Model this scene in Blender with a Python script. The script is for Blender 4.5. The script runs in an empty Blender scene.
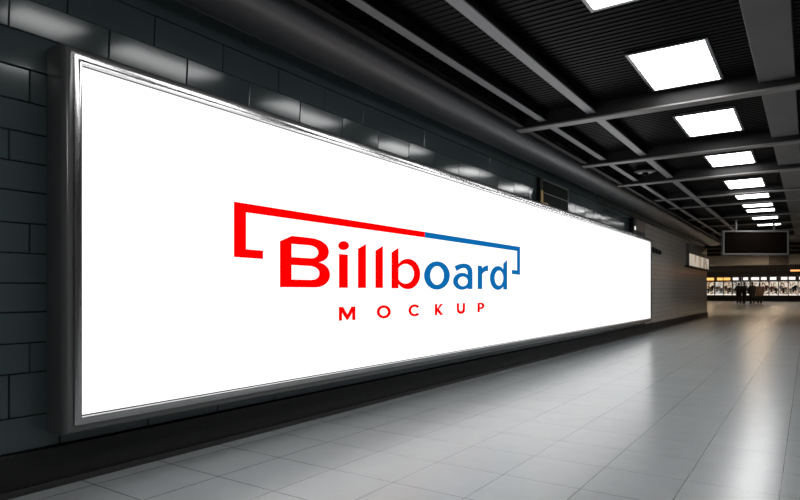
import bpy, bmesh, math, random
from mathutils import Vector, Matrix
random.seed(7)
C = bpy.context.scene.collection
PI = math.pi

# ------------------------------------------------------------------ camera constants (metres; wall face is x = 0, the corridor runs along +y)
F_PX, VPX, HOR = 600.0, 808.0, 291.0
YAW = math.atan2(VPX - 400, F_PX)
CAM = Vector((3.37, 0, 1.05))

# ------------------------------------------------------------------ materials
def mat(name, col, rough=.5, metal=0., spec=.5, emit=None, estr=0.):
    m = bpy.data.materials.new(name); m.use_nodes = True
    b = m.node_tree.nodes['Principled BSDF']
    b.inputs['Base Color'].default_value = (*col, 1)
    b.inputs['Roughness'].default_value = rough
    b.inputs['Metallic'].default_value = metal
    b.inputs['Specular IOR Level'].default_value = spec
    if emit:
        b.inputs['Emission Color'].default_value = (*emit, 1)
        b.inputs['Emission Strength'].default_value = estr
    return m

def emitter(name, col, strength):
    m = bpy.data.materials.new(name); m.use_nodes = True
    nt = m.node_tree; nt.nodes.clear()
    e = nt.nodes.new('ShaderNodeEmission'); o = nt.nodes.new('ShaderNodeOutputMaterial')
    e.inputs[0].default_value = (*col, 1); e.inputs[1].default_value = strength
    nt.links.new(e.outputs[0], o.inputs[0])
    return m

def noisy(name, c1, c2, scale, rough=.5, rough2=None, metal=0., spec=.5, stretch=(1, 1, 1), bump=0., detail=4):
    m = mat(name, c1, rough, metal, spec); nt = m.node_tree; N = nt.nodes; L = nt.links
    b = N['Principled BSDF']
    tc = N.new('ShaderNodeTexCoord'); mp = N.new('ShaderNodeMapping'); mp.inputs['Scale'].default_value = stretch
    nz = N.new('ShaderNodeTexNoise'); nz.inputs['Scale'].default_value = scale; nz.inputs['Detail'].default_value = detail
    L.new(tc.outputs['Object'], mp.inputs[0]); L.new(mp.outputs[0], nz.inputs[0])
    mx = N.new('ShaderNodeMix'); mx.data_type = 'RGBA'
    mx.inputs[6].default_value = (*c1, 1); mx.inputs[7].default_value = (*c2, 1)
    L.new(nz.outputs[0], mx.inputs[0]); L.new(mx.outputs[2], b.inputs['Base Color'])
    if rough2 is not None:
        mr = N.new('ShaderNodeMapRange'); mr.inputs[1].default_value = .3; mr.inputs[2].default_value = .7
        mr.inputs[3].default_value = rough; mr.inputs[4].default_value = rough2
        L.new(nz.outputs[0], mr.inputs[0]); L.new(mr.outputs[0], b.inputs['Roughness'])
    if bump:
        bp = N.new('ShaderNodeBump'); bp.inputs['Strength'].default_value = bump; bp.inputs['Distance'].default_value = .004
        L.new(nz.outputs[0], bp.inputs['Height']); L.new(bp.outputs[0], b.inputs['Normal'])
    return m

def floor_material():
    m = mat('polished_floor_tile', (.3, .3, .3), .25, 0, .6); nt = m.node_tree; N = nt.nodes; L = nt.links
    b = N['Principled BSDF']
    tc = N.new('ShaderNodeTexCoord')
    sep = N.new('ShaderNodeSeparateXYZ'); L.new(tc.outputs['Object'], sep.inputs[0])
    cmb = N.new('ShaderNodeCombineXYZ')
    ax = N.new('ShaderNodeMath'); ax.operation = 'ADD'; ax.inputs[1].default_value = -2.70 + 47 * 4
    ay = N.new('ShaderNodeMath'); ay.operation = 'ADD'; ay.inputs[1].default_value = -1.05 + 44 * 4
    L.new(sep.outputs['Y'], ax.inputs[0]); L.new(sep.outputs['X'], ay.inputs[0])
    L.new(ax.outputs[0], cmb.inputs['X']); L.new(ay.outputs[0], cmb.inputs['Y'])
    br = N.new('ShaderNodeTexBrick'); br.offset = 0; br.squash = 1
    br.inputs['Scale'].default_value = 1; br.inputs['Brick Width'].default_value = .47; br.inputs['Row Height'].default_value = .44
    br.inputs['Mortar Size'].default_value = .0024; br.inputs['Mortar Smooth'].default_value = .1; br.inputs['Bias'].default_value = 0
    br.inputs['Color1'].default_value = (.96, .96, .96, 1); br.inputs['Color2'].default_value = (1.0, 1.0, 1.0, 1); br.inputs['Mortar'].default_value = (.14, .14, .14, 1)
    L.new(cmb.outputs[0], br.inputs['Vector'])
    nz = N.new('ShaderNodeTexNoise'); nz.inputs['Scale'].default_value = 6; nz.inputs['Detail'].default_value = 8
    L.new(tc.outputs['Object'], nz.inputs[0])
    mx = N.new('ShaderNodeMix'); mx.data_type = 'RGBA'
    mx.inputs[6].default_value = (*FLOOR_A, 1); mx.inputs[7].default_value = (*FLOOR_B, 1)
    L.new(nz.outputs[0], mx.inputs[0])
    mu = N.new('ShaderNodeMix'); mu.data_type = 'RGBA'; mu.blend_type = 'MULTIPLY'; mu.inputs[0].default_value = 1
    L.new(mx.outputs[2], mu.inputs[6]); L.new(br.outputs['Color'], mu.inputs[7]); L.new(mu.outputs[2], b.inputs['Base Color'])
    n2 = N.new('ShaderNodeTexNoise'); n2.inputs['Scale'].default_value = 40; n2.inputs['Detail'].default_value = 5
    L.new(tc.outputs['Object'], n2.inputs[0])
    mr = N.new('ShaderNodeMapRange'); mr.inputs[1].default_value = .3; mr.inputs[2].default_value = .7
    mr.inputs[3].default_value = .215; mr.inputs[4].default_value = .245
    L.new(n2.outputs[0], mr.inputs[0]); L.new(mr.outputs[0], b.inputs['Roughness'])
    inv = N.new('ShaderNodeMath'); inv.operation = 'SUBTRACT'; inv.inputs[0].default_value = 1; L.new(br.outputs['Fac'], inv.inputs[1])
    bp = N.new('ShaderNodeBump'); bp.inputs['Strength'].default_value = .15; bp.inputs['Distance'].default_value = .002
    L.new(inv.outputs[0], bp.inputs['Height']); L.new(bp.outputs[0], b.inputs['Normal'])
    return m

def mottled(name, cols, scale, estr, seed):
    """printed pictures and goods behind a lit display front: blotches of several colours, backlit"""
    m = mat(name, cols[0], .5); nt = m.node_tree; N = nt.nodes; L = nt.links
    b = N['Principled BSDF']
    tc = N.new('ShaderNodeTexCoord'); mp = N.new('ShaderNodeMapping'); mp.inputs['Location'].default_value = (seed * 3.1, seed * 1.7, seed)
    mp.inputs['Scale'].default_value = (1, 1, .55)
    vo = N.new('ShaderNodeTexVoronoi'); vo.inputs['Scale'].default_value = scale
    L.new(tc.outputs['Object'], mp.inputs[0]); L.new(mp.outputs[0], vo.inputs['Vector'])
    sp = N.new('ShaderNodeSeparateColor'); L.new(vo.outputs['Color'], sp.inputs[0])
    rp = N.new('ShaderNodeValToRGB'); rp.color_ramp.interpolation = 'CONSTANT'
    els = rp.color_ramp.elements
    for i, c in enumerate(cols):
        e = els[i] if i < 2 else els.new(i / len(cols))
        e.position = i / len(cols); e.color = (*c, 1)
    L.new(sp.outputs[0], rp.inputs[0])
    L.new(rp.outputs[0], b.inputs['Base Color']); L.new(rp.outputs[0], b.inputs['Emission Color'])
    b.inputs['Emission Strength'].default_value = estr
    return m

FLOOR_A, FLOOR_B = (.38, .408, .418), (.44, .468, .478)
LIGHT_E = 11.5
SCREEN_E = 1.32
M = dict(
    floor=floor_material(),
    tile=noisy('blue_grey_glazed_tile', (.068, .092, .100), (.076, .102, .110), 1.5, .11, None, 0, .36),
    grout=mat('dark_grout', (.004, .004, .004), .9),
    fartile=noisy('grey_glazed_tile', (.43, .40, .36), (.50, .465, .42), 1.5, .24, None, 0, .5),
    fargrout=mat('grey_grout', (.05, .048, .045), .9),
    skirt=noisy('black_skirting', (.006, .006, .006), (.01, .01, .01), 30, .45, .6),
    strip=mat('skirting_strip', (.035, .035, .035), .4),
    cove=noisy('grey_painted_metal', (.10, .10, .105), (.12, .12, .125), 4, .3, .4, .0, .5),
    deck=noisy('black_corrugated_metal', (.0025, .0025, .0028), (.004, .004, .0043), 3, .4, None, 0, .03),
    beam=noisy('dark_grey_steel', (.017, .0165, .0165), (.021, .0205, .020), 5, .5, None, .0, .2),
    flange=noisy('floor_lit_steel_flange', (.13, .125, .122), (.16, .153, .148), 3, .4, None, 0, .5),
    joist=noisy('brushed_grey_steel', (.15, .15, .155), (.18, .18, .185), 5, .38, None, .1, .5),
    duct=noisy('taupe_painted_duct', (.085, .08, .078), (.1, .094, .091), 3, .5, .6),
    frame=noisy('dark_polished_metal', (.15, .15, .151), (.16, .16, .161), 2, .22, None, .1, .7),
    chrome=noisy('brushed_chrome', (.5, .5, .5), (.58, .58, .58), 4, .2, None, 1.0, .5),
    black=mat('matt_black', (.004, .004, .004), .6),
    screen=emitter('backlit_white_screen', (1, 1, 1), SCREEN_E),
    red=emitter('backlit_red_print', (1.0, 0, 0), 1.0),
    blue=emitter('backlit_blue_print', (.0037, .147, .43), 1.0),
    lamp=emitter('lamp_diffuser', (1.0, 1.0, 1.0), LIGHT_E),
    lampframe=mat('lamp_frame_metal', (.35, .35, .36), .3, .9),
    signframe=mat('brushed_sign_frame', (.2, .195, .19), .45, .2),
    signface=mat('blank_dark_sign_face', (.006, .004, .003), .7, 0, .02),
    plaster=noisy('grey_painted_plaster', (.17, .165, .16), (.21, .205, .198), 2, .6, .7),
    bulk=noisy('grey_bulkhead_panel', (.33, .315, .30), (.40, .38, .365), 1.5, .5, .6),
    brass=mat('brass_edge', (.45, .30, .09), .35, .7),
    greenglass=mat('dark_green_glass', (.003, .008, .005), .5, 0, .06),
    brown=noisy('brown_box_face', (.12, .08, .062), (.18, .125, .1), 20, .5, .6),
    smalllamp=emitter('small_white_lamp', (1, .97, .9), 1.0),
    orange=emitter('orange_light_strip', (1.0, .42, .13), 1.6),
    hallfill=emitter('warm_hall_fill', (1.0, .74, .5), 10.0),
    warmbox=emitter('warm_light_box', (1.0, .46, .12), 1.6),
    whitebox=emitter('white_light_box', (1.0, .94, .86), 1.4),
    shopdark=mat('dark_shop_cabinet', (.012, .012, .013), .5),
    skin=mat('skin', (.42, .24, .17), .55),
    hair=mat('dark_hair', (.010, .008, .007), .6),
    coatblack=mat('black_cloth', (.006, .006, .007), .85),
    coatbrown=mat('brown_cloth', (.16, .105, .08), .85),
    trousers=mat('charcoal_cloth', (.008, .008, .010), .85),
    shoe=mat('black_leather', (.006, .005, .005), .4),
    shirt=mat('pale_cloth', (.45, .42, .38), .8),
)
# ------------------------------------------------------------------ helpers
def link(name, bm, m, parent=None, smooth=False):
    me = bpy.data.meshes.new(name); bm.normal_update(); bm.to_mesh(me); bm.free()
    for x in (m if isinstance(m, (list, tuple)) else [m]): me.materials.append(x)
    if smooth:
        for p in me.polygons: p.use_smooth = True
    o = bpy.data.objects.new(name, me); C.objects.link(o)
    if parent: o.parent = parent
    return o

def tag(o, label=None, cat=None, group=None, kind=None):
    if label: o['label'] = label
    if cat: o['category'] = cat
    if group: o['group'] = group
    if kind: o['kind'] = kind
    return o

def thing(name, label, cat, loc=(0, 0, 0), rz=0, group=None):
    o = bpy.data.objects.new(name, None); C.objects.link(o); o.location = loc; o.rotation_euler = (0, 0, rz)
    o.empty_display_size = .1
    return tag(o, label, cat, group)

def copy_thing(root, loc, label=None):
    r = root.copy(); C.objects.link(r); r.location = loc
    if label: r['label'] = label
    for ch in list(root.children):
        c = ch.copy(); C.objects.link(c); c.parent = r
        for g in list(ch.children):
            d = g.copy(); C.objects.link(d); d.parent = c
    return r

def box(bm, x0, x1, y0, y1, z0, z1, bev=0., mi=0):
    r = bmesh.ops.create_cube(bm, size=1)
    bmesh.ops.scale(bm, vec=(x1 - x0, y1 - y0, z1 - z0), verts=r['verts'])
    bmesh.ops.translate(bm, vec=((x0 + x1) / 2, (y0 + y1) / 2, (z0 + z1) / 2), verts=r['verts'])
    fs = list({f for v in r['verts'] for f in v.link_faces})
    for f in fs: f.material_index = mi
    if bev:
        es = list({e for v in r['verts'] for e in v.link_edges})
        r2 = bmesh.ops.bevel(bm, geom=es, offset=bev, segments=2, profile=.5, affect='EDGES', material=mi)

def bxo(name, dims, m, parent=None, bev=0.):
    bm = bmesh.new(); box(bm, *dims, bev=bev); return link(name, bm, m, parent)

def struct(o): o['kind'] = 'structure'; return o

def extrude_y(bm, prof, y0, y1, closed=True):
    a = [bm.verts.new((x, y0, z)) for x, z in prof]; b = [bm.verts.new((x, y1, z)) for x, z in prof]
    n = len(prof)
    for i in range(n if closed else n - 1):
        j = (i + 1) % n; bm.faces.new((a[i], a[j], b[j], b[i]))
    if closed: bm.faces.new(a[::-1]); bm.faces.new(b)
    bmesh.ops.recalc_face_normals(bm, faces=bm.faces)

# ------------------------------------------------------------------ the room
CEIL, WALL_END, HALL_Y = 3.115, 26.95, 72.0
XL, XR, YB = -14.0, 8.0, -8.0
struct(bxo('floor', (XL, XR, YB, HALL_Y + 2, -.1, 0), M['floor']))

# corrugated ceiling deck over the corridor, ridges across it; flat soffit beyond
bm = bmesh.new(); pts = []; y = YB; P = .075
while y < 26.9:
    pts += [(y, CEIL), (y + P * .45, CEIL), (y + P * .55, CEIL + .007), (y + P * .9, CEIL + .007)]; y += P
pts.append((y, CEIL))
lo = [[bm.verts.new((x, p[0], p[1])) for p in pts] for x in (-.2, XR)]
for i in range(len(pts) - 1): bm.faces.new((lo[0][i], lo[0][i + 1], lo[1][i + 1], lo[1][i]))
box(bm, -.2, XR, YB, y, CEIL + .03, CEIL + .1)
box(bm, XL, XR, y, HALL_Y + 2, CEIL, CEIL + .1)
struct(link('ceiling', bm, M['deck']))

ROWS = [.215, .396, .622, .778, .939, 1.09, 1.246, 1.402, 1.568, 1.72, 1.875, 2.036, 2.207, 2.40, 2.575, 2.765]
PHASE = [1.66, 1.41, 1.508, 1.70, 1.71, 1.70, 1.508, 1.69, 1.71, 1.41, 1.70, 1.508, 1.69, 1.94, 2.235]
def tiles(bm, y0, y1, rows, phases, L, gap, thick, tilt, mi, lean={}):
    for r in range(len(rows) - 1):
        z0, z1 = rows[r] + gap / 2, rows[r + 1] - gap / 2
        y = phases[r % len(phases)] - L * 60
        while y < y1:
            a, b = max(y + gap / 2, y0), min(y + L - gap / 2, y1)
            y += L
            if b - a < .02: continue
            tz, ty = random.uniform(-tilt, tilt) + lean.get(r, 0), random.uniform(-tilt, tilt)
            ym, zm = (a + b) / 2, (z0 + z1) / 2
            def X(yy, zz, d=0): return (yy - ym) * ty + (zz - zm) * tz - d
            c = .003
            fr = [bm.verts.new((X(yy, zz), yy, zz)) for yy, zz in ((a + c, z0 + c), (b - c, z0 + c), (b - c, z1 - c), (a + c, z1 - c))]
            md = [bm.verts.new((X(yy, zz, .003), yy, zz)) for yy, zz in ((a, z0), (b, z0), (b, z1), (a, z1))]
            bk = [bm.verts.new((-thick, yy, zz)) for yy, zz in ((a, z0), (b, z0), (b, z1), (a, z1))]
            fs = [bm.faces.new(fr)]
            for p, q in ((fr, md), (md, bk)):
                for i in range(4): j = (i + 1) % 4; fs.append(bm.faces.new((p[j], p[i], q[i], q[j])))
            for f in fs: f.material_index = mi
SPLIT = 15.85
bm = bmesh.new()
tiles(bm, YB, SPLIT, ROWS, PHASE, .53, .006, .020, .007, 0, {12: -.045, 13: .074, 14: .056})
box(bm, -.16, -.012, YB, SPLIT, 0, CEIL, mi=1)
struct(link('wall_left', bm, [M['tile'], M['grout']]))
bm = bmesh.new()
R2 = [.215 + i * .1275 for i in range(21)]
tiles(bm, SPLIT + .006, WALL_END - .002, R2, [16.0, 16.2], .42, .006, .014, .006, 0)
box(bm, -.16, -.012, SPLIT, WALL_END, 0, CEIL, mi=1)
struct(link('wall_left_far', bm, [M['fartile'], M['fargrout']]))
struct(bxo('wall_corner_return', (XL, -.16, WALL_END - .16, WALL_END, 0, CEIL), M['plaster']))
struct(bxo('wall_right', (XR, XR + .15, YB, HALL_Y + 2, 0, CEIL), M['plaster']))
struct(bxo('wall_back', (-.16, XR, YB - .15, YB, 0, CEIL), M['plaster']))
struct(bxo('wall_hall_side', (XL - .15, XL, WALL_END, HALL_Y + 2, 0, CEIL), M['plaster']))
struct(bxo('wall_far', (XL, XR, HALL_Y + 1.0, HALL_Y + 1.15, 0, CEIL), M['shopdark']))

bm = bmesh.new(); box(bm, -.012, .03, YB, WALL_END, .035, .213, bev=.004)
box(bm, -.012, .045, YB, WALL_END, .0, .034, bev=.004, mi=1)
struct(link('baseboard_left', bm, [M['skirt'], M['strip']]))

# bulging cornice pipe along the wall head and the rail beside it
prof = [(-.01, 2.768), (.006, 2.768), (.006, 2.915), (.035, 2.925)]
for i in range(0, 17):
    a = PI * i / 16
    prof.append((.275 - .235 * math.cos(a), 2.93 - .085 * math.sin(a) ** .8 + .03 * i / 16))
prof += [(.515, CEIL), (-.01, CEIL)]
bm = bmesh.new(); extrude_y(bm, prof, YB, WALL_END)
for f in bm.faces:
    if f.calc_center_median().x < .02 and f.calc_center_median().z < 2.93: f.material_index = 1
o = struct(link('trim_1', bm, [M['cove'], M['tile']]))
for p in o.data.polygons: p.use_smooth = len(p.vertices) == 4 and abs(p.normal.y) < .1 and p.material_index == 0 and p.center.z < 2.99
struct(bxo('trim_2', (.545, .615, YB, WALL_END, 2.975, 3.01), M['beam'], bev=.005))

# ------------------------------------------------------------------ ceiling steel
BEAMS = [-5.2, -2.8, -.4, 2.0 - .4, 6.8, 9.28, 11.35, 13.95, 15.75, 18.5, 20.7, 23.1, 25.5]
for yb in BEAMS:
    bm = bmesh.new()
    zb = 2.95 if yb < 12 else 3.0 if yb < 15 else 3.03
    box(bm, .5, XR, yb - .15, yb, zb, zb + .02, bev=.004, mi=1)          # lower flange, coloured paler to stand in for light off the floor
    box(bm, .5, XR, yb - .145, yb - .005, zb + .02, CEIL)
    struct(link('ceiling_beam', bm, [M['beam'], M['flange']]))
for xj, w in ((1.35, .1), (.80, .085)):
    for a, b in zip(BEAMS[:-1], BEAMS[1:]):
        bm = bmesh.new()
        box(bm, xj, xj + w, a + .002, b - .152, 3.005, 3.02, bev=.003, mi=1)
        box(bm, xj + w * .35, xj + w * .65, a + .002, b - .152, 3.02, CEIL)
        struct(link('ceiling_joist', bm, [M['beam'], M['joist']]))
for a, b in zip(BEAMS[:-1], BEAMS[1:]):
    bm = bmesh.new(); box(bm, 2.98, 3.275, a + .002, b - .152, 3.03, CEIL - .001, bev=.006)
    box(bm, 2.965, 3.29, a + .03, a + .06, 3.022, CEIL - .001, bev=.003)
    struct(link('ceiling_duct', bm, M['duct']))

# ------------------------------------------------------------------ ceiling lights
def make_light(label, y0, y1, x=2.375, w=.295, lamp='lamp'):
    t = thing('ceiling_light', label, 'ceiling light', (x, (y0 + y1) / 2, CEIL - .0005), 0, 'square ceiling lights')
    l = (y1 - y0) / 2 - .02
    bm = bmesh.new()
    for d in ((-w - .028, -w, -l - .028, l + .028), (w, w + .028, -l - .028, l + .028), (-w, w, -l - .028, -l), (-w, w, l, l + .028)):
        box(bm, *d, -.02, 0, bev=.003)
    link('lamp_frame', bm, M['lampframe'], t)
    bm = bmesh.new(); box(bm, -w, w, -l, l, -.013, -.001); link('lamp_diffuser', bm, M[lamp], t)
    return t
lights = [(-6.3, -5.5, 'square ceiling light far behind, at the start of the row'), (-4.2, -3.2, 'square ceiling light second from the start of the row'),
          (.0, 1.0, 'square ceiling light two places before the cut-off one'), (2.3, 2.9, 'square ceiling light one place before the cut-off one'),
          (3.3, 4.43, 'white ceiling light cut off by the top edge of the picture'),
          (5.42, 6.55, 'largest whole white ceiling light, just before the first cross beam'),
          (7.65, 8.77, 'white ceiling light between the first and second cross beams'),
          (10.15, 11.12, 'white ceiling light between the second and third cross beams'),
          (12.65, 13.7, 'white ceiling light between the third and fourth cross beams'),
          (14.7, 15.35, 'white ceiling light just after the fourth cross beam'),
          (16.4, 16.95, 'thin-looking white ceiling light just after the fifth cross beam'),
          (17.45, 18.05, 'thin-looking white ceiling light just before the sixth cross beam'),
          (19.35, 19.95, 'slim bright ceiling light above the front of the hanging sign'),
          (21.5, 21.95, 'farthest visible ceiling light, a sliver just over the hanging sign')]
for y0, y1, lb in lights[2:]: make_light(lb, y0, y1)
for y0, lb in ((31.0, 'first'), (34.2, 'second'), (37.4, 'third'), (41.5, 'fourth'), (47.0, 'fifth'), (56.0, 'sixth'), (63.0, 'seventh')):  # unseen lights added to brighten the hall, people and shop
    for xx, sd in ((-4.5, 'hall side'), (1.2, 'corridor side')):
        make_light(f'added wide fill light hidden behind hall cross beams, {lb} on the {sd}', y0, y0 + 1.4, xx, .5, 'hallfill')

# round ceiling speaker
t = thing('ceiling_speaker', 'round dark speaker on the black ceiling between second and third cross beams', 'speaker', (1.12, 10.6, CEIL))
bm = bmesh.new(); bmesh.ops.create_cone(bm, cap_ends=True, segments=28, radius1=.17, radius2=.15, depth=.07, matrix=Matrix.Translation((0, 0, -.035))); link('housing', bm, M['beam'], t)
bm = bmesh.new()
bmesh.ops.create_cone(bm, cap_ends=True, segments=28, radius1=.12, radius2=.13, depth=.02, matrix=Matrix.Translation((0, 0, -.08))); link('grille', bm, M['joist'], t)
bm = bmesh.new(); bmesh.ops.create_uvsphere(bm, u_segments=16, v_segments=8, radius=.05, matrix=Matrix.Translation((0, 0, -.085))); link('centre_cap', bm, M['deck'], t)

# ------------------------------------------------------------------ billboard
SX = .175
Y0, Y1, Z0, Z1 = 1.681, 15.61, .391, 2.243
bb = thing('billboard', 'long white backlit billboard with red and blue logo on the tiled wall', 'billboard', (0, Y0, 0))
def ring(bm, prof, mi=0):
    """mitred rectangular ring; prof = (outward offset from screen edge, depth x)"""
    loops = []
    for o_, x in prof:
        loops.append([bm.verts.new((x, yy - Y0, zz)) for yy, zz in ((Y0 - o_, Z0 - o_), (Y1 + o_, Z0 - o_), (Y1 + o_, Z1 + o_), (Y0 - o_, Z1 + o_))])
    for a, b in zip(loops[:-1], loops[1:]):
        for i in range(4):
            j = (i + 1) % 4; f = bm.faces.new((a[i], a[j], b[j], b[i])); f.material_index = mi
pr = [(.046, .16), (.046, .193)]
for i in range(9):
    a = PI / 2 * i / 8
    pr.append((.058 + .037 * math.sin(a), .150 + .043 * math.cos(a)))
pr += [(.095, .03), (.09, .004), (.02, .004)]
bm = bmesh.new(); ring(bm, pr); bmesh.ops.recalc_face_normals(bm, faces=bm.faces)
o = link('frame', bm, M['frame'], bb, True); o['label'] = 'dark polished metal frame'
o.data.set_sharp_from_angle(angle=math.radians(35))
bm = bmesh.new(); ring(bm, [(.007, .16), (.006, .202), (.008, .2055), (.025, .2062), (.027, .2052), (.0455, .2055), (.0455, .16)])
bmesh.ops.recalc_face_normals(bm, faces=bm.faces)
o = link('inner_trim', bm, M['chrome'], bb, True); o['label'] = 'chrome inner bevel of the frame'
o.data.set_sharp_from_angle(angle=math.radians(40))
bm = bmesh.new(); box(bm, .004, .165, -.02, Y1 - Y0 + .02, Z0 - .02, Z1 + .02); link('cabinet', bm, M['black'], bb)
bm = bmesh.new(); box(bm, .166, SX, 0, Y1 - Y0, Z0, Z1); o = link('screen', bm, M['screen'], bb); o['label'] = 'blank white backlit face'

# lettering: outlines measured off the photograph, laid on the face at their true size
def wall_pt(u, v):
    t_ = (u - 400) / F_PX; S, Co = math.sin(YAW), math.cos(YAW)
    rx, ry = -S + t_ * Co, Co + t_ * S
    s = (SX + .003 - CAM.x) / rx
    return (s * ry - Y0, CAM.z + s * (HOR - v) / F_PX)
def crop(ox, oy, sc): return lambda p: (ox + p[0] / sc, oy + p[1] / sc)
def ell(cx, cy, rx, ry, a0=0, a1=360, n=48):
    return [(cx + rx * math.cos(math.radians(a0 + (a1 - a0) * i / n)), cy + ry * math.sin(math.radians(a0 + (a1 - a0) * i / n))) for i in range(n + (0 if a1 - a0 == 360 else 1))]
def bez(p0, p1, p2, p3, n=10):
    out = []
    for i in range(n + 1):
        t_ = i / n; q = 1 - t_
        out.append(tuple(q**3 * a + 3 * q*q*t_ * b + 3 * q*t_*t_ * c + t_**3 * d for a, b, c, d in zip(p0, p1, p2, p3)))
    return out
def letter(name, mi, cr, *pieces):
    b = bmesh.new()
    for pl in pieces: flat(pl, cr, 0, b)
    return link(name, b, M['blue'] if mi else M['red'], bb)
def flat(polys, cr, mi, bm_to):
    cu = bpy.data.curves.new('outline', 'CURVE'); cu.dimensions = '2D'; cu.fill_mode = 'BOTH'; cu.extrude = .0015
    for pl in polys:
        sp = cu.splines.new('POLY'); sp.points.add(len(pl) - 1)
        for i, p in enumerate(pl):
            a, b = wall_pt(*cr(p)); sp.points[i].co = (a, b, 0, 1)
        sp.use_cyclic_u = True
    ob = bpy.data.objects.new('outline', cu); C.objects.link(ob)
    me = bpy.data.meshes.new_from_object(ob.evaluated_get(bpy.context.evaluated_depsgraph_get()))
    b2 = bmesh.new(); b2.from_mesh(me)
    mp = []
    for v in b2.verts: mp.append(bm_to.verts.new((SX + .003 + v.co.z, v.co.x, v.co.y)))
    b2.verts.index_update()
    for f in b2.faces:
        try: g = bm_to.faces.new([mp[v.index] for v in f.verts]); g.material_index = mi
        except ValueError: pass
    b2.free(); bpy.data.objects.remove(ob); bpy.data.curves.remove(cu); bpy.data.meshes.remove(me)

bm = bmesh.new(); ID = lambda p: p
flat([[(234, 201.6), (234, 257), (263, 259), (263, 250.6), (246, 249.2), (246, 212.4), (424.7, 237.5), (424.7, 231.9)]], ID, 0, bm)
flat([[(424.7, 231.9), (424.7, 237.5), (517.1, 251), (517.1, 270.4), (511.9, 269.8), (511.9, 274), (520, 274.9), (520, 246.9)]], ID, 1, bm)
o = link('logo_bracket', bm, [M['red'], M['blue']], bb); o['label'] = 'red and blue open bracket around the logo'
c2 = crop(270, 230, 7.69); c3 = crop(340, 235, 8.333); c4 = crop(420, 240, 7.27)
Bo = [(77, 440), (77, 85), (168, 45), (300, 59)] + bez((300, 59), (405, 70), (452, 115), (452, 168)) + bez((452, 168), (452, 215), (420, 240), (376, 249))[1:] + bez((376, 249), (430, 258), (461, 300), (461, 345)) [1:]+ bez((461, 345), (461, 400), (415, 442), (345, 442))[1:]
Bh1 = [(165, 107), (300, 118)] + bez((300, 118), (350, 123), (372, 148), (372, 172)) + bez((372, 172), (372, 200), (350, 219), (310, 217))[1:] + [(165, 208)]
Bh2 = [(165, 269), (305, 277)] + bez((305, 277), (355, 281), (380, 305), (380, 332)) + bez((380, 332), (380, 365), (355, 384), (318, 383))[1:] + [(165, 380)]
LL, CL = 'logo_letter', 'caption_letter'
letter(LL, 0, c2, [Bo, Bh1, Bh2])
letter(LL, 0, c2, [ell(566, 120, 41, 35)], [[(531, 184), (598, 190), (598, 445), (531, 445)]])
letter(LL, 0, c3, [[(150, 115), (216, 75), (216, 442), (150, 442)]])
letter(LL, 0, c3, [[(296, 130), (357, 92), (357, 442), (296, 442)]])
letter(LL, 0, c3, [[(430, 145), (487, 107), (487, 445), (430, 445)]], [ell(565, 325, 103, 127), ell(546, 323, 71, 82)])
letter(LL, 1, c4, [ell(123, 258, 93, 103), ell(124, 258, 50, 68)])
letter(LL, 1, c4, [ell(306, 300, 65, 62), ell(312, 301, 36, 35)],
       [[(381, 357), (347, 357), (347, 240)] + bez((347, 240), (347, 200), (315, 190), (266, 226)) + [(252, 192)] + bez((252, 192), (300, 158), (381, 160), (381, 235))])
letter(LL, 1, c4, [[(420, 185), (448, 187), (452, 200), (452, 357), (420, 357)]],
       [[(450, 211)] + bez((450, 211), (460, 193), (475, 186), (495, 184)) + [(495, 226)] + bez((495, 226), (470, 224), (455, 237), (451, 254))])
letter(LL, 1, c4, [[(606, 172), (633, 145), (633, 360), (606, 360)]], [ell(566, 276, 57, 87), ell(574, 277, 32, 55)])
c5 = crop(330, 298, 8.89); c6 = crop(400, 298, 8.89)
letter(CL, 0, c5, [[(79, 79), (117, 79), (155, 148), (191, 76), (225, 74), (225, 196), (198, 196), (198, 127), (161, 194), (147, 194), (106, 127), (106, 201), (79, 203)]])
letter(CL, 0, c5, [ell(478, 123, 62, 59), ell(478, 123, 37, 35)])
letter(CL, 0, c6, [ell(130, 110, 54, 54, 40, 320) + ell(130, 110, 31, 32, 320, 40)])
letter(CL, 0, c6, [[(310, 53), (331, 53), (331, 151), (310, 153)]], [[(329, 101), (356, 54), (383, 51), (346, 99), (385, 149), (358, 152), (329, 114)]])
letter(CL, 0, c6, [[(505, 46), (525, 46), (525, 98)] + bez((525, 98), (525, 124), (558, 124), (558, 98)) + [(558, 45), (578, 44), (578, 102)] + bez((578, 102), (578, 155), (505, 155), (505, 102))])
letter(CL, 0, c6, [[(690, 43), (720, 40)] + bez((720, 40), (760, 41), (760, 98), (720, 99)) + [(709, 100), (709, 126), (690, 128)],
      [(709, 58), (718, 57)] + bez((718, 57), (733, 59), (733, 80), (718, 81)) + [(709, 82)]])

# ------------------------------------------------------------------ boxes and vents on the wall
t = thing('display_box', 'dark green glass display box with brass edge above the middle of the billboard', 'display box', (0.014, 8.58, 2.36))
bm = bmesh.new(); box(bm, 0, .05, 0, 1.25, -.008, .39, bev=.006); link('case', bm, M['black'], t)
bm = bmesh.new(); box(bm, .048, .056, .14, 1.22, .0, .355); link('glass_front', bm, M['greenglass'], t)
bm = bmesh.new(); box(bm, .05, .062, .02, .10, -.006, .2, bev=.002); box(bm, .05, .062, .10, .30, -.006, .03, bev=.002); o = link('edge_strip', bm, M['brass'], t); o['label'] = 'brass corner strip'
bm = bmesh.new(); box(bm, .056, .062, .14, 1.22, .17, .18); box(bm, .05, .062, .10, 1.24, .36, .375); box(bm, .05, .062, 1.225, 1.245, -.006, .36); link('glazing_bar', bm, M['joist'], t)
t = thing('alarm_box', 'small brown box with white lamp above the far end of the billboard', 'box', (0.014, 14.2, 2.42))
bm = bmesh.new(); box(bm, 0, .1, 0, 1.15, -.07, .30, bev=.01); link('case', bm, M['beam'], t)
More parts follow.
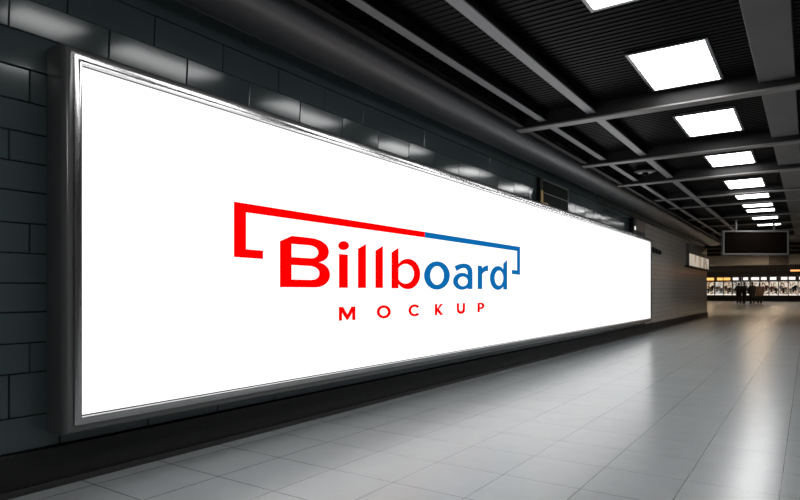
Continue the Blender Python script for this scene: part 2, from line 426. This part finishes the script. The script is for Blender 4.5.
bm = bmesh.new(); box(bm, .1, .108, .22, 1.12, .02, .28, bev=.002); link('face_panel', bm, M['brown'], t)
bm = bmesh.new(); box(bm, .1, .113, .05, .13, .02, .10, bev=.003); o = link('lamp', bm, M['smalllamp'], t); o['label'] = 'small white lamp'
for i, nm in enumerate(('first', 'second', 'third', 'fourth')):
    t = thing('wall_vent', f'small dark slotted wall vent, {nm} from the billboard end', 'vent', (.006, 16.35 + i * .38, 2.05), 0, 'row of vents beside the billboard')
    bm = bmesh.new(); h = .16 - .015 * i
    for d in ((0, .03, 0, .02, 0, h), (0, .03, .19, .21, 0, h), (0, .03, .02, .19, 0, .015), (0, .03, .02, .19, h - .015, h), (0, .008, .02, .19, .015, h - .015)): box(bm, *d)
    link('vent_frame', bm, M['black'], t)
    bm = bmesh.new()
    for k in range(4): box(bm, .008, .02, .02, .19, .02 + k * (h - .03) / 4, .032 + k * (h - .03) / 4)
    link('vent_slats', bm, M['skirt'], t)

# framed lit panel on the wall end
lit = mottled('lit_pale_panel', [(.75, .62, .48), (.85, .75, .62), (.55, .43, .32), (.9, .82, .7), (.42, .34, .26)], 3.5, .55, 2)
t = thing('wall_showcase', 'framed wall panel with pale lit lower half at the end of tiled wall', 'showcase', (0.006, 21.9, 1.9))
bm = bmesh.new(); box(bm, 0, .09, 0, .12, 0, .74, bev=.004); link('post', bm, M['signframe'], t)
bm = bmesh.new(); box(bm, 0, .12, -.25, 5.03, -.05, 0, bev=.004); link('ledge', bm, M['beam'], t)
bm = bmesh.new(); box(bm, 0, .06, .12, 5.03, .0, .42); o = link('lit_panel', bm, lit, t); o['label'] = 'pale mottled lit panel'
bm = bmesh.new(); box(bm, 0, .06, .12, 3.2, .421, .72); link('upper_panel', bm, M['bulk'], t)

# ------------------------------------------------------------------ hanging sign
def at(u, v, d):
    t_ = (u - 400) / F_PX; S, Co = math.sin(YAW), math.cos(YAW)
    return Vector((CAM.x + d * (-S + t_ * Co), d * (Co + t_ * S), CAM.z + d * (HOR - v) / F_PX))
d = 17.4; k = d / F_PX
p = at(755, 255.2, d); W, H = 66 * k / 2, 24.6 * k
t = thing('hanging_sign', 'blank black sign in a thin grey frame hanging from the ceiling', 'sign', p, YAW)
bm = bmesh.new()
for dd in ((-W, W, -.05, .05, 0, .055), (-W, W, -.05, .05, H - .045, H), (-W, -W + .05, -.05, .05, .055, H - .045), (W - .05, W, -.05, .05, .055, H - .045)):
    box(bm, *dd, bev=.005)
link('frame', bm, M['signframe'], t)
bm = bmesh.new(); box(bm, -W + .045, W - .045, -.035, .035, .05, H - .04); o = link('sign_face', bm, M['signface'], t)
for sx in (-.55, .55):
    bm = bmesh.new(); box(bm, sx - .02, sx + .02, -.02, .02, H, CEIL - p.z); box(bm, sx - .06, sx + .06, -.05, .05, CEIL - p.z - .015, CEIL - p.z)
    link('hanger', bm, M['joist'], t)

# ------------------------------------------------------------------ hall beyond the wall end
struct(bxo('ceiling_bulkhead', (-13.9, XR, 40, 40.5, 2.55, CEIL), M['bulk']))
struct(bxo('ceiling_bulkhead', (-13.9, XR, 54, 54.4, 2.62, CEIL), M['plaster']))
for i, yy in enumerate((30.5, 33.5, 36.8)):
    struct(bxo('ceiling_beam', (-13.9, XR, yy, yy + .2, 2.98, CEIL), M['beam']))
p0, p1 = at(769, 264, 34.2), at(789, 254, 34.2)
t = thing('ceiling_grille', 'brownish slatted grille on the grey bulkhead behind the hanging sign', 'grille', (p0.x, 39.99, 2.57))
gw = p1.x - p0.x
bm = bmesh.new(); box(bm, 0, gw, -.04, 0, 0, .55, bev=.004); link('back_plate', bm, M['brown'], t)
bm = bmesh.new()
for i in range(12): box(bm, gw * (i + .25) / 12, gw * (i + .7) / 12, -.09, -.04, .02, .53)
link('grille_slats', bm, M['duct'], t)
p0 = at(790, 272, 38)
t = thing('hanging_kiosk_sign', 'dark hanging box with an orange light strip under it at right edge', 'sign', (p0.x, p0.y, p0.z))
zz = CEIL - p0.z; KW = XR - .02 - p0.x
bm = bmesh.new(); box(bm, 0, KW, 0, .5, .14, zz, bev=.01); link('box_body', bm, M['plaster'], t)
bm = bmesh.new()
for i in range(int(KW / .11) - 1): box(bm, .03 + i * .11, .09 + i * .11, -.02, 0, .18, zz - .04)
link('front_slats', bm, M['beam'], t)
bm = bmesh.new(); box(bm, .02, KW - .02, .0, .48, .05, .14, bev=.006); o = link('light_strip', bm, M['orange'], t); o['label'] = 'glowing orange strip'

# ------------------------------------------------------------------ far shop front
ordn = ['first', 'second', 'third', 'fourth', 'fifth', 'sixth', 'seventh', 'eighth', 'ninth', 'tenth', 'eleventh', 'twelfth', 'thirteenth']
palettes = [[(.75, .68, .55), (.5, .38, .22), (.07, .05, .04), (.85, .8, .72), (.3, .16, .07)],
            [(.55, .56, .52), (.68, .68, .64), (.35, .36, .35), (.75, .7, .6), (.5, .47, .4)],
            [(.5, .42, .3), (.18, .14, .1), (.7, .62, .5), (.38, .3, .2), (.62, .58, .5)],
            [(.62, .58, .5), (.1, .1, .1), (.5, .45, .38), (.75, .72, .68), (.25, .22, .2)],
            [(.8, .72, .6), (.5, .36, .26), (.85, .8, .7), (.3, .2, .14), (.65, .52, .4)],
            [(.8, .74, .64), (.55, .33, .22), (.72, .6, .47), (.2, .13, .09), (.84, .78, .68)]]
garm = dict(cream=(.62, .56, .46), tan=(.4, .28, .16), grey=(.4, .41, .4), brown=(.12, .07, .045), red=(.4, .1, .06), black=(.03, .03, .034), white=(.75, .73, .7), navy=(.03, .04, .07))
GM = {k: noisy('cloth_' + k, v, tuple(min(1, c * 1.4) for c in v), 9, .8) for k, v in garm.items()}
BW, SHX = .83, -5.75
def garment_mesh():
    bm = bmesh.new(); secs = [(0.0, .17, .09), (.25, .16, .09), (.5, .145, .085), (.75, .175, .095), (.88, .17, .08), (.95, .06, .05)]
    rings = [[bm.verts.new((rx * math.cos(2 * PI * i / 16), ry * math.sin(2 * PI * i / 16), z)) for i in range(16)] for z, rx, ry in secs]
    for a, b in zip(rings[:-1], rings[1:]):
        for i in range(16): j = (i + 1) % 16; bm.faces.new((a[i], a[j], b[j], b[i]))
    bm.faces.new(rings[0][::-1]); bm.faces.new(rings[-1])
    for s in (-1, 1):
        mat4 = Matrix.Translation((s * .205, 0, .62)) @ Matrix.Rotation(s * -.16, 4, 'Y')
        bmesh.ops.create_cone(bm, cap_ends=True, segments=12, radius1=.045, radius2=.06, depth=.5, matrix=mat4)
    me = bpy.data.meshes.new('garment'); bm.normal_update(); bm.to_mesh(me); bm.free()
    for p in me.polygons: p.use_smooth = True
    return me
gmesh = garment_mesh(); gcopy = {}
def hang(col, label, x, y, z, s):
    if col not in gcopy: gcopy[col] = gmesh.copy(); gcopy[col].materials.append(GM[col])
    g = bpy.data.objects.new('garment', gcopy[col]); C.objects.link(g); g.location = (x, y, z); g.scale = (s, s, s)
    tag(g, label, 'garment', 'garments shown in the far shop front')
seq = [['brown', 'cream', 'black'], ['grey', 'white', 'grey'], ['tan', 'grey', 'brown'], ['cream', 'black', 'navy'], ['white', 'grey', 'black'],
       ['black', 'cream', 'tan'], ['tan', 'white', 'red'], ['red', 'cream', 'brown'], ['white', 'brown', 'cream'], ['white', 'navy', 'black'], ['tan', 'cream', 'black'], ['grey', 'red', 'cream']]
pm = [mottled(f'backlit_display_{i}', p, 11, .8, i) for i, p in enumerate(palettes)]
pick = [0, 1, 2, 3, 3, 4, 5, 4, 5, 4, 5, 0]
for i in range(11):
    x = SHX + i * BW
    t = thing('display_case', f'lit shop display case at the far end, {ordn[i]} from the wall corner', 'display case', (x, HALL_Y, 0), 0, 'row of lit display cases at the far end')
    bm = bmesh.new(); box(bm, 0, BW, 0, .95, 0, .62, bev=.01); link('plinth', bm, M['shopdark'], t)
    bm = bmesh.new(); box(bm, .02, BW - .02, .86, .95, .621, 2.02); link('back_panel', bm, pm[pick[i]], t)
    bm = bmesh.new(); box(bm, 0, .03, .0, .95, .621, 2.5); box(bm, BW - .03, BW, .0, .95, .621, 2.5); link('side_frame', bm, M['shopdark'] if i % 2 else M['signframe'], t)
    w0, w1 = ((.04, .79), (.25, .8), (.05, .62), (.08, .55), (.2, .6), (.1, .75), (.15, .6), (.1, .62), (.22, .74), (.06, .6), (.1, .7))[i]
    bm = bmesh.new(); box(bm, w0, w1, .05, .6, 2.2, 2.46, bev=.01); o = link('light_box', bm, M['warmbox'] if i in (0, 1, 2) else M['whitebox'], t)
    o['label'] = 'glowing orange light box' if i < 3 else 'glowing white light box'
    bm = bmesh.new(); box(bm, .03, BW - .03, .68, .86, 2.03, 2.06); link('shelf', bm, M['signframe'], t)
    bm = bmesh.new(); box(bm, .04, BW - .04, .03, .10, .621, .68, bev=.005); link('added_fill_strip', bm, M['whitebox'], t)  # glowing bar added to light the garments from the front
    for k, (col, px) in enumerate(zip(seq[i], (.215, .415, .615))):
        side = ('left', 'middle', 'right')[k]
        hang(col, f'{col} garment on the {side} in the {ordn[i]} shop display case', x + px, HALL_Y + .35 + .2 * (k % 2), .82 + .12 * ((i + k) % 3), .54 + .04 * ((i * 2 + k) % 3))
struct(bxo('wall_shop_fascia', (XL, XR, HALL_Y + .05, HALL_Y + .9, 2.505, CEIL), M['bulk']))
struct(bxo('wall_shop_left', (XL, SHX - .01, HALL_Y, HALL_Y + .9, 0, 2.5), M['shopdark']))
struct(bxo('wall_shop_right', (SHX + 11 * BW + .01, XR, HALL_Y, HALL_Y + .9, 0, 2.5), M['shopdark']))

# ------------------------------------------------------------------ people
def blob(name, segs, balls, m, parent, voxel=.016, squash=None):
    bm = bmesh.new()
    def ball(p, r, sc=(1, 1, 1)):
        bmesh.ops.create_icosphere(bm, subdivisions=2, radius=r, matrix=Matrix.Translation(p) @ Matrix.Diagonal((*sc, 1)))
    for a, ra, b, rb in segs:
        a, b = Vector(a), Vector(b); n = max(2, int((b - a).length / (min(ra, rb) * .6)) + 1)
        for i in range(n + 1):
            f = i / n; ball(a.lerp(b, f), ra + (rb - ra) * f)
    for bl in balls: ball(Vector(bl[0]), bl[1], bl[2] if len(bl) > 2 else (1, 1, 1))
    o = link(name, bm, m, parent)
    md = o.modifiers.new('r', 'REMESH'); md.mode = 'VOXEL'; md.voxel_size = voxel; md.use_smooth_shade = True
    sm = o.modifiers.new('s', 'SMOOTH'); sm.factor = .5; sm.iterations = 3
    me = bpy.data.meshes.new_from_object(o.evaluated_get(bpy.context.evaluated_depsgraph_get()))
    old = o.data; o.modifiers.clear(); o.data = me; bpy.data.meshes.remove(old)
    for p in me.polygons: p.use_smooth = True
    return o

def person(label, loc, rz, h, coat, coatlen, stance, arms, head_yaw=0., hairlong=False, wide=1.):
    t = thing('person', label, 'person', loc, rz, 'people standing before the far shop')
    k = h / 1.75
    V = lambda x, y, z: Vector((x * k, y * k, z * k))
    hipz, shz = .92, 1.43
    body, cloth, trs, shoes = [], [], [], []
    hw = .19 * wide
    # torso and neck (facing -y)
    tor = [(V(0, 0, hipz), .125 * k, V(0, .005, 1.12), .115 * k), (V(0, .005, 1.12), .115 * k, V(0, 0, 1.32), .13 * k), (V(0, 0, 1.32), .13 * k, V(0, .01, 1.44), .085 * k)]
    sh = [(V(-hw + .05, 0, shz - .03), .065 * k, V(hw - .05, 0, shz - .03), .065 * k), (V(-.09, 0, hipz), .105 * k, V(.09, 0, hipz), .105 * k), (V(-.08, 0, 1.28), .1 * k, V(.08, 0, 1.28), .1 * k)]
    body += tor + sh + [(V(0, .01, 1.42), .055 * k, V(0, -.005, 1.55), .05 * k)]
    for s in (-1, 1):
        st = stance[0 if s < 0 else 1]
        hip, knee, ank = V(s * .095, 0, hipz - .02), V(s * .10, st * .5 - .02, .5), V(s * .105, st, .085)
        body += [(hip, .088 * k, knee, .058 * k), (knee, .056 * k, ank, .038 * k), (ank, .036 * k, V(s * .12, st - .15, .035), .032 * k)]
        trs += [(hip, .104 * k, knee, .076 * k), (knee, .076 * k, V(s * .105, st, .10), .07 * k)]
        shoes += [(V(s * .105, st + .045, .045), .045 * k, V(s * .12, st - .16, .034), .034 * k)]
        el, wr = arms[0 if s < 0 else 1]
        S_, E_, W_ = V(s * hw, 0, shz - .03), V(s * el[0], el[1], el[2]), V(s * wr[0], wr[1], wr[2])
        body += [(S_, .056 * k, E_, .044 * k), (E_, .042 * k, W_, .029 * k)]
        cloth += [(S_, .074 * k, E_, .062 * k), (E_, .06 * k, E_.lerp(W_, .93), .048 * k)]
        dv = (W_ - E_).normalized(); side = Vector((1, 0, 0)); side = (side - dv * side.dot(dv)).normalized(); nrm = dv.cross(side)
        side, nrm = nrm, side            # palm faces the thigh
        pm_ = W_ + dv * .06 * k
        for q in (-.024, -.008, .008, .024): body.append((W_ + side * q * .6 * k, .018 * k, W_ + dv * .085 * k + side * q * k, .014 * k))
        for q, ln in ((-.030, .062), (-.010, .075), (.010, .070), (.030, .055)):
            r0 = W_ + dv * .085 * k + side * q * k; r1 = r0 + (dv * .8 - nrm * s * .35) * ln * .55 * k; r2 = r1 + (dv * .6 - nrm * s * .7) * ln * .45 * k
            body += [(r0, .0105 * k, r1, .0095 * k), (r1, .0095 * k, r2, .0085 * k)]
        th0 = W_ + dv * .03 * k - side * .022 * k; th1 = th0 + (dv * .6 - side * .8).normalized() * .035 * k; th2 = th1 + (dv * .9 - side * .3).normalized() * .028 * k
        body += [(th0, .013 * k, th1, .011 * k), (th1, .011 * k, th2, .0095 * k)]
    R = Matrix.Rotation(head_yaw, 3, 'Z')
    hc = V(0, -.01, 1.635)
    def HP(x, y, z): return hc + R @ V(x, y, z)
    balls = [(HP(0, .012, .018), .092 * k, (.84, 1.05, 1.08)), (HP(0, -.03, -.045), .066 * k, (.92, .95, 1.1)),
             (HP(0, -.066, -.085), .03 * k), (HP(-.078, .01, -.01), .024 * k, (.5, .9, 1.3)), (HP(.078, .01, -.01), .024 * k, (.5, .9, 1.3)),
             (HP(0, -.103, -.022), .015 * k, (.8, 1.1, 1.4)), (HP(0, -.088, -.062), .016 * k, (1.5, .6, .5)), (HP(-.03, -.085, .018), .014 * k, (1.4, .6, .5)), (HP(.03, -.085, .018), .014 * k, (1.4, .6, .5))]
    b = blob('body', body, balls, M['skin'], t, .011)
    for s in (-1, 1):
        eb = bmesh.new(); bmesh.ops.create_uvsphere(eb, u_segments=10, v_segments=6, radius=.011 * k, matrix=Matrix.Translation(HP(s * .031, -.086, .002)))
        link('eye', eb, M['hair'], t)
    hb = [(HP(0, .03, .045), .096 * k, (.9, 1.0, .95)), (HP(0, .05, .0), .088 * k, (.95, .8, 1.1)), (HP(0, -.035, .085), .055 * k, (1.2, .9, .55))]
    if hairlong: hb += [(HP(0, .06, -.08), .075 * k, (1.1, .7, 1.3)), (HP(0, .065, -.16), .06 * k, (1.2, .6, 1.2))]
    blob('hair', [], hb, M['hair'], t, .013)
    cloth += [(V(-.07, 0, 1.0), .135 * k * wide, V(-.08, 0, 1.3), .125 * k * wide), (V(.07, 0, 1.0), .135 * k * wide, V(.08, 0, 1.3), .125 * k * wide),
              (V(-hw + .06, 0, shz - .03), .085 * k, V(hw - .06, 0, shz - .03), .085 * k), (V(0, .01, 1.42), .085 * k, V(0, .01, 1.475), .07 * k)]
    cloth += [(V(0, .005, 1.0), .155 * k, V(0, .0, 1.3), .165 * k), (V(0, .0, 1.3), .165 * k, V(0, .008, 1.41), .11 * k)]
    for s in (-.09, 0, .09): cloth.append((V(s * wide, 0, 1.0), .135 * k * wide, V(s * 1.15 * wide, .0, coatlen), .12 * k * wide))
    blob('coat', cloth, [], coat, t, .017)
    blob('trousers', trs, [(V(0, 0, hipz), .11 * k, (1.5, 1.0, 1.0))], M['trousers'], t, .017)
    for i, sg in enumerate(shoes): blob('shoe', [sg], [], M['shoe'], t, .012)
    return t
down = ((.235, .02, 1.13), (.25, -.06, .88))
bent = ((.25, .0, 1.14), (.13, -.24, 1.12))
def ground(u, d): q = at(u, HOR, d); return (q.x, q.y, 0)
person('person in black coat and trousers, leftmost of the standing pair', ground(738.8, 50.0), YAW + PI * .8, 1.74, M['coatblack'], .72, (.04, -.06), (down, bent), .35)
person('person in black coat standing close beside the leftmost person', ground(744.2, 50.3), YAW + PI * 1.15, 1.77, M['coatblack'], .78, (-.05, .05), (bent, down), -.3)
person('person in long black coat standing alone between the pair and the brown coat', ground(752.3, 49.6), YAW + PI, 1.78, M['coatblack'], .48, (.02, -.03), (down, down), .1, False, 1.12)
person('person in broad brown coat, rightmost of the four standing people', ground(759.6, 50.6), YAW + PI * .92, 1.72, M['coatbrown'], .74, (.05, -.04), (((.31, .02, 1.15), (.33, -.10, .92)), ((.34, .02, 1.17), (.36, -.05, .95))), -.2, True, 1.38)

# ------------------------------------------------------------------ world, camera, view
w = bpy.data.worlds.new('dark_surroundings'); bpy.context.scene.world = w; w.use_nodes = True
w.node_tree.nodes['Background'].inputs[0].default_value = (.02, .02, .022, 1); w.node_tree.nodes['Background'].inputs[1].default_value = .3
cam = bpy.data.cameras.new('camera'); co = bpy.data.objects.new('camera', cam); C.objects.link(co)
co.location = CAM; co.rotation_euler = (PI / 2, 0, YAW); cam.sensor_width = 36; cam.lens = 36 * F_PX / 800; cam.shift_y = (HOR - 250) / 800; cam.clip_end = 300; cam.clip_start = .05
s = bpy.context.scene; s.camera = co
s.view_settings.view_transform = 'Standard'; s.view_settings.look = 'None'; s.view_settings.exposure = 0; s.view_settings.gamma = 1
s.view_settings.use_curve_mapping = False
s.cycles.use_denoising = True
s.cycles.max_bounces = 8
s.cycles.sample_clamp_indirect = 6
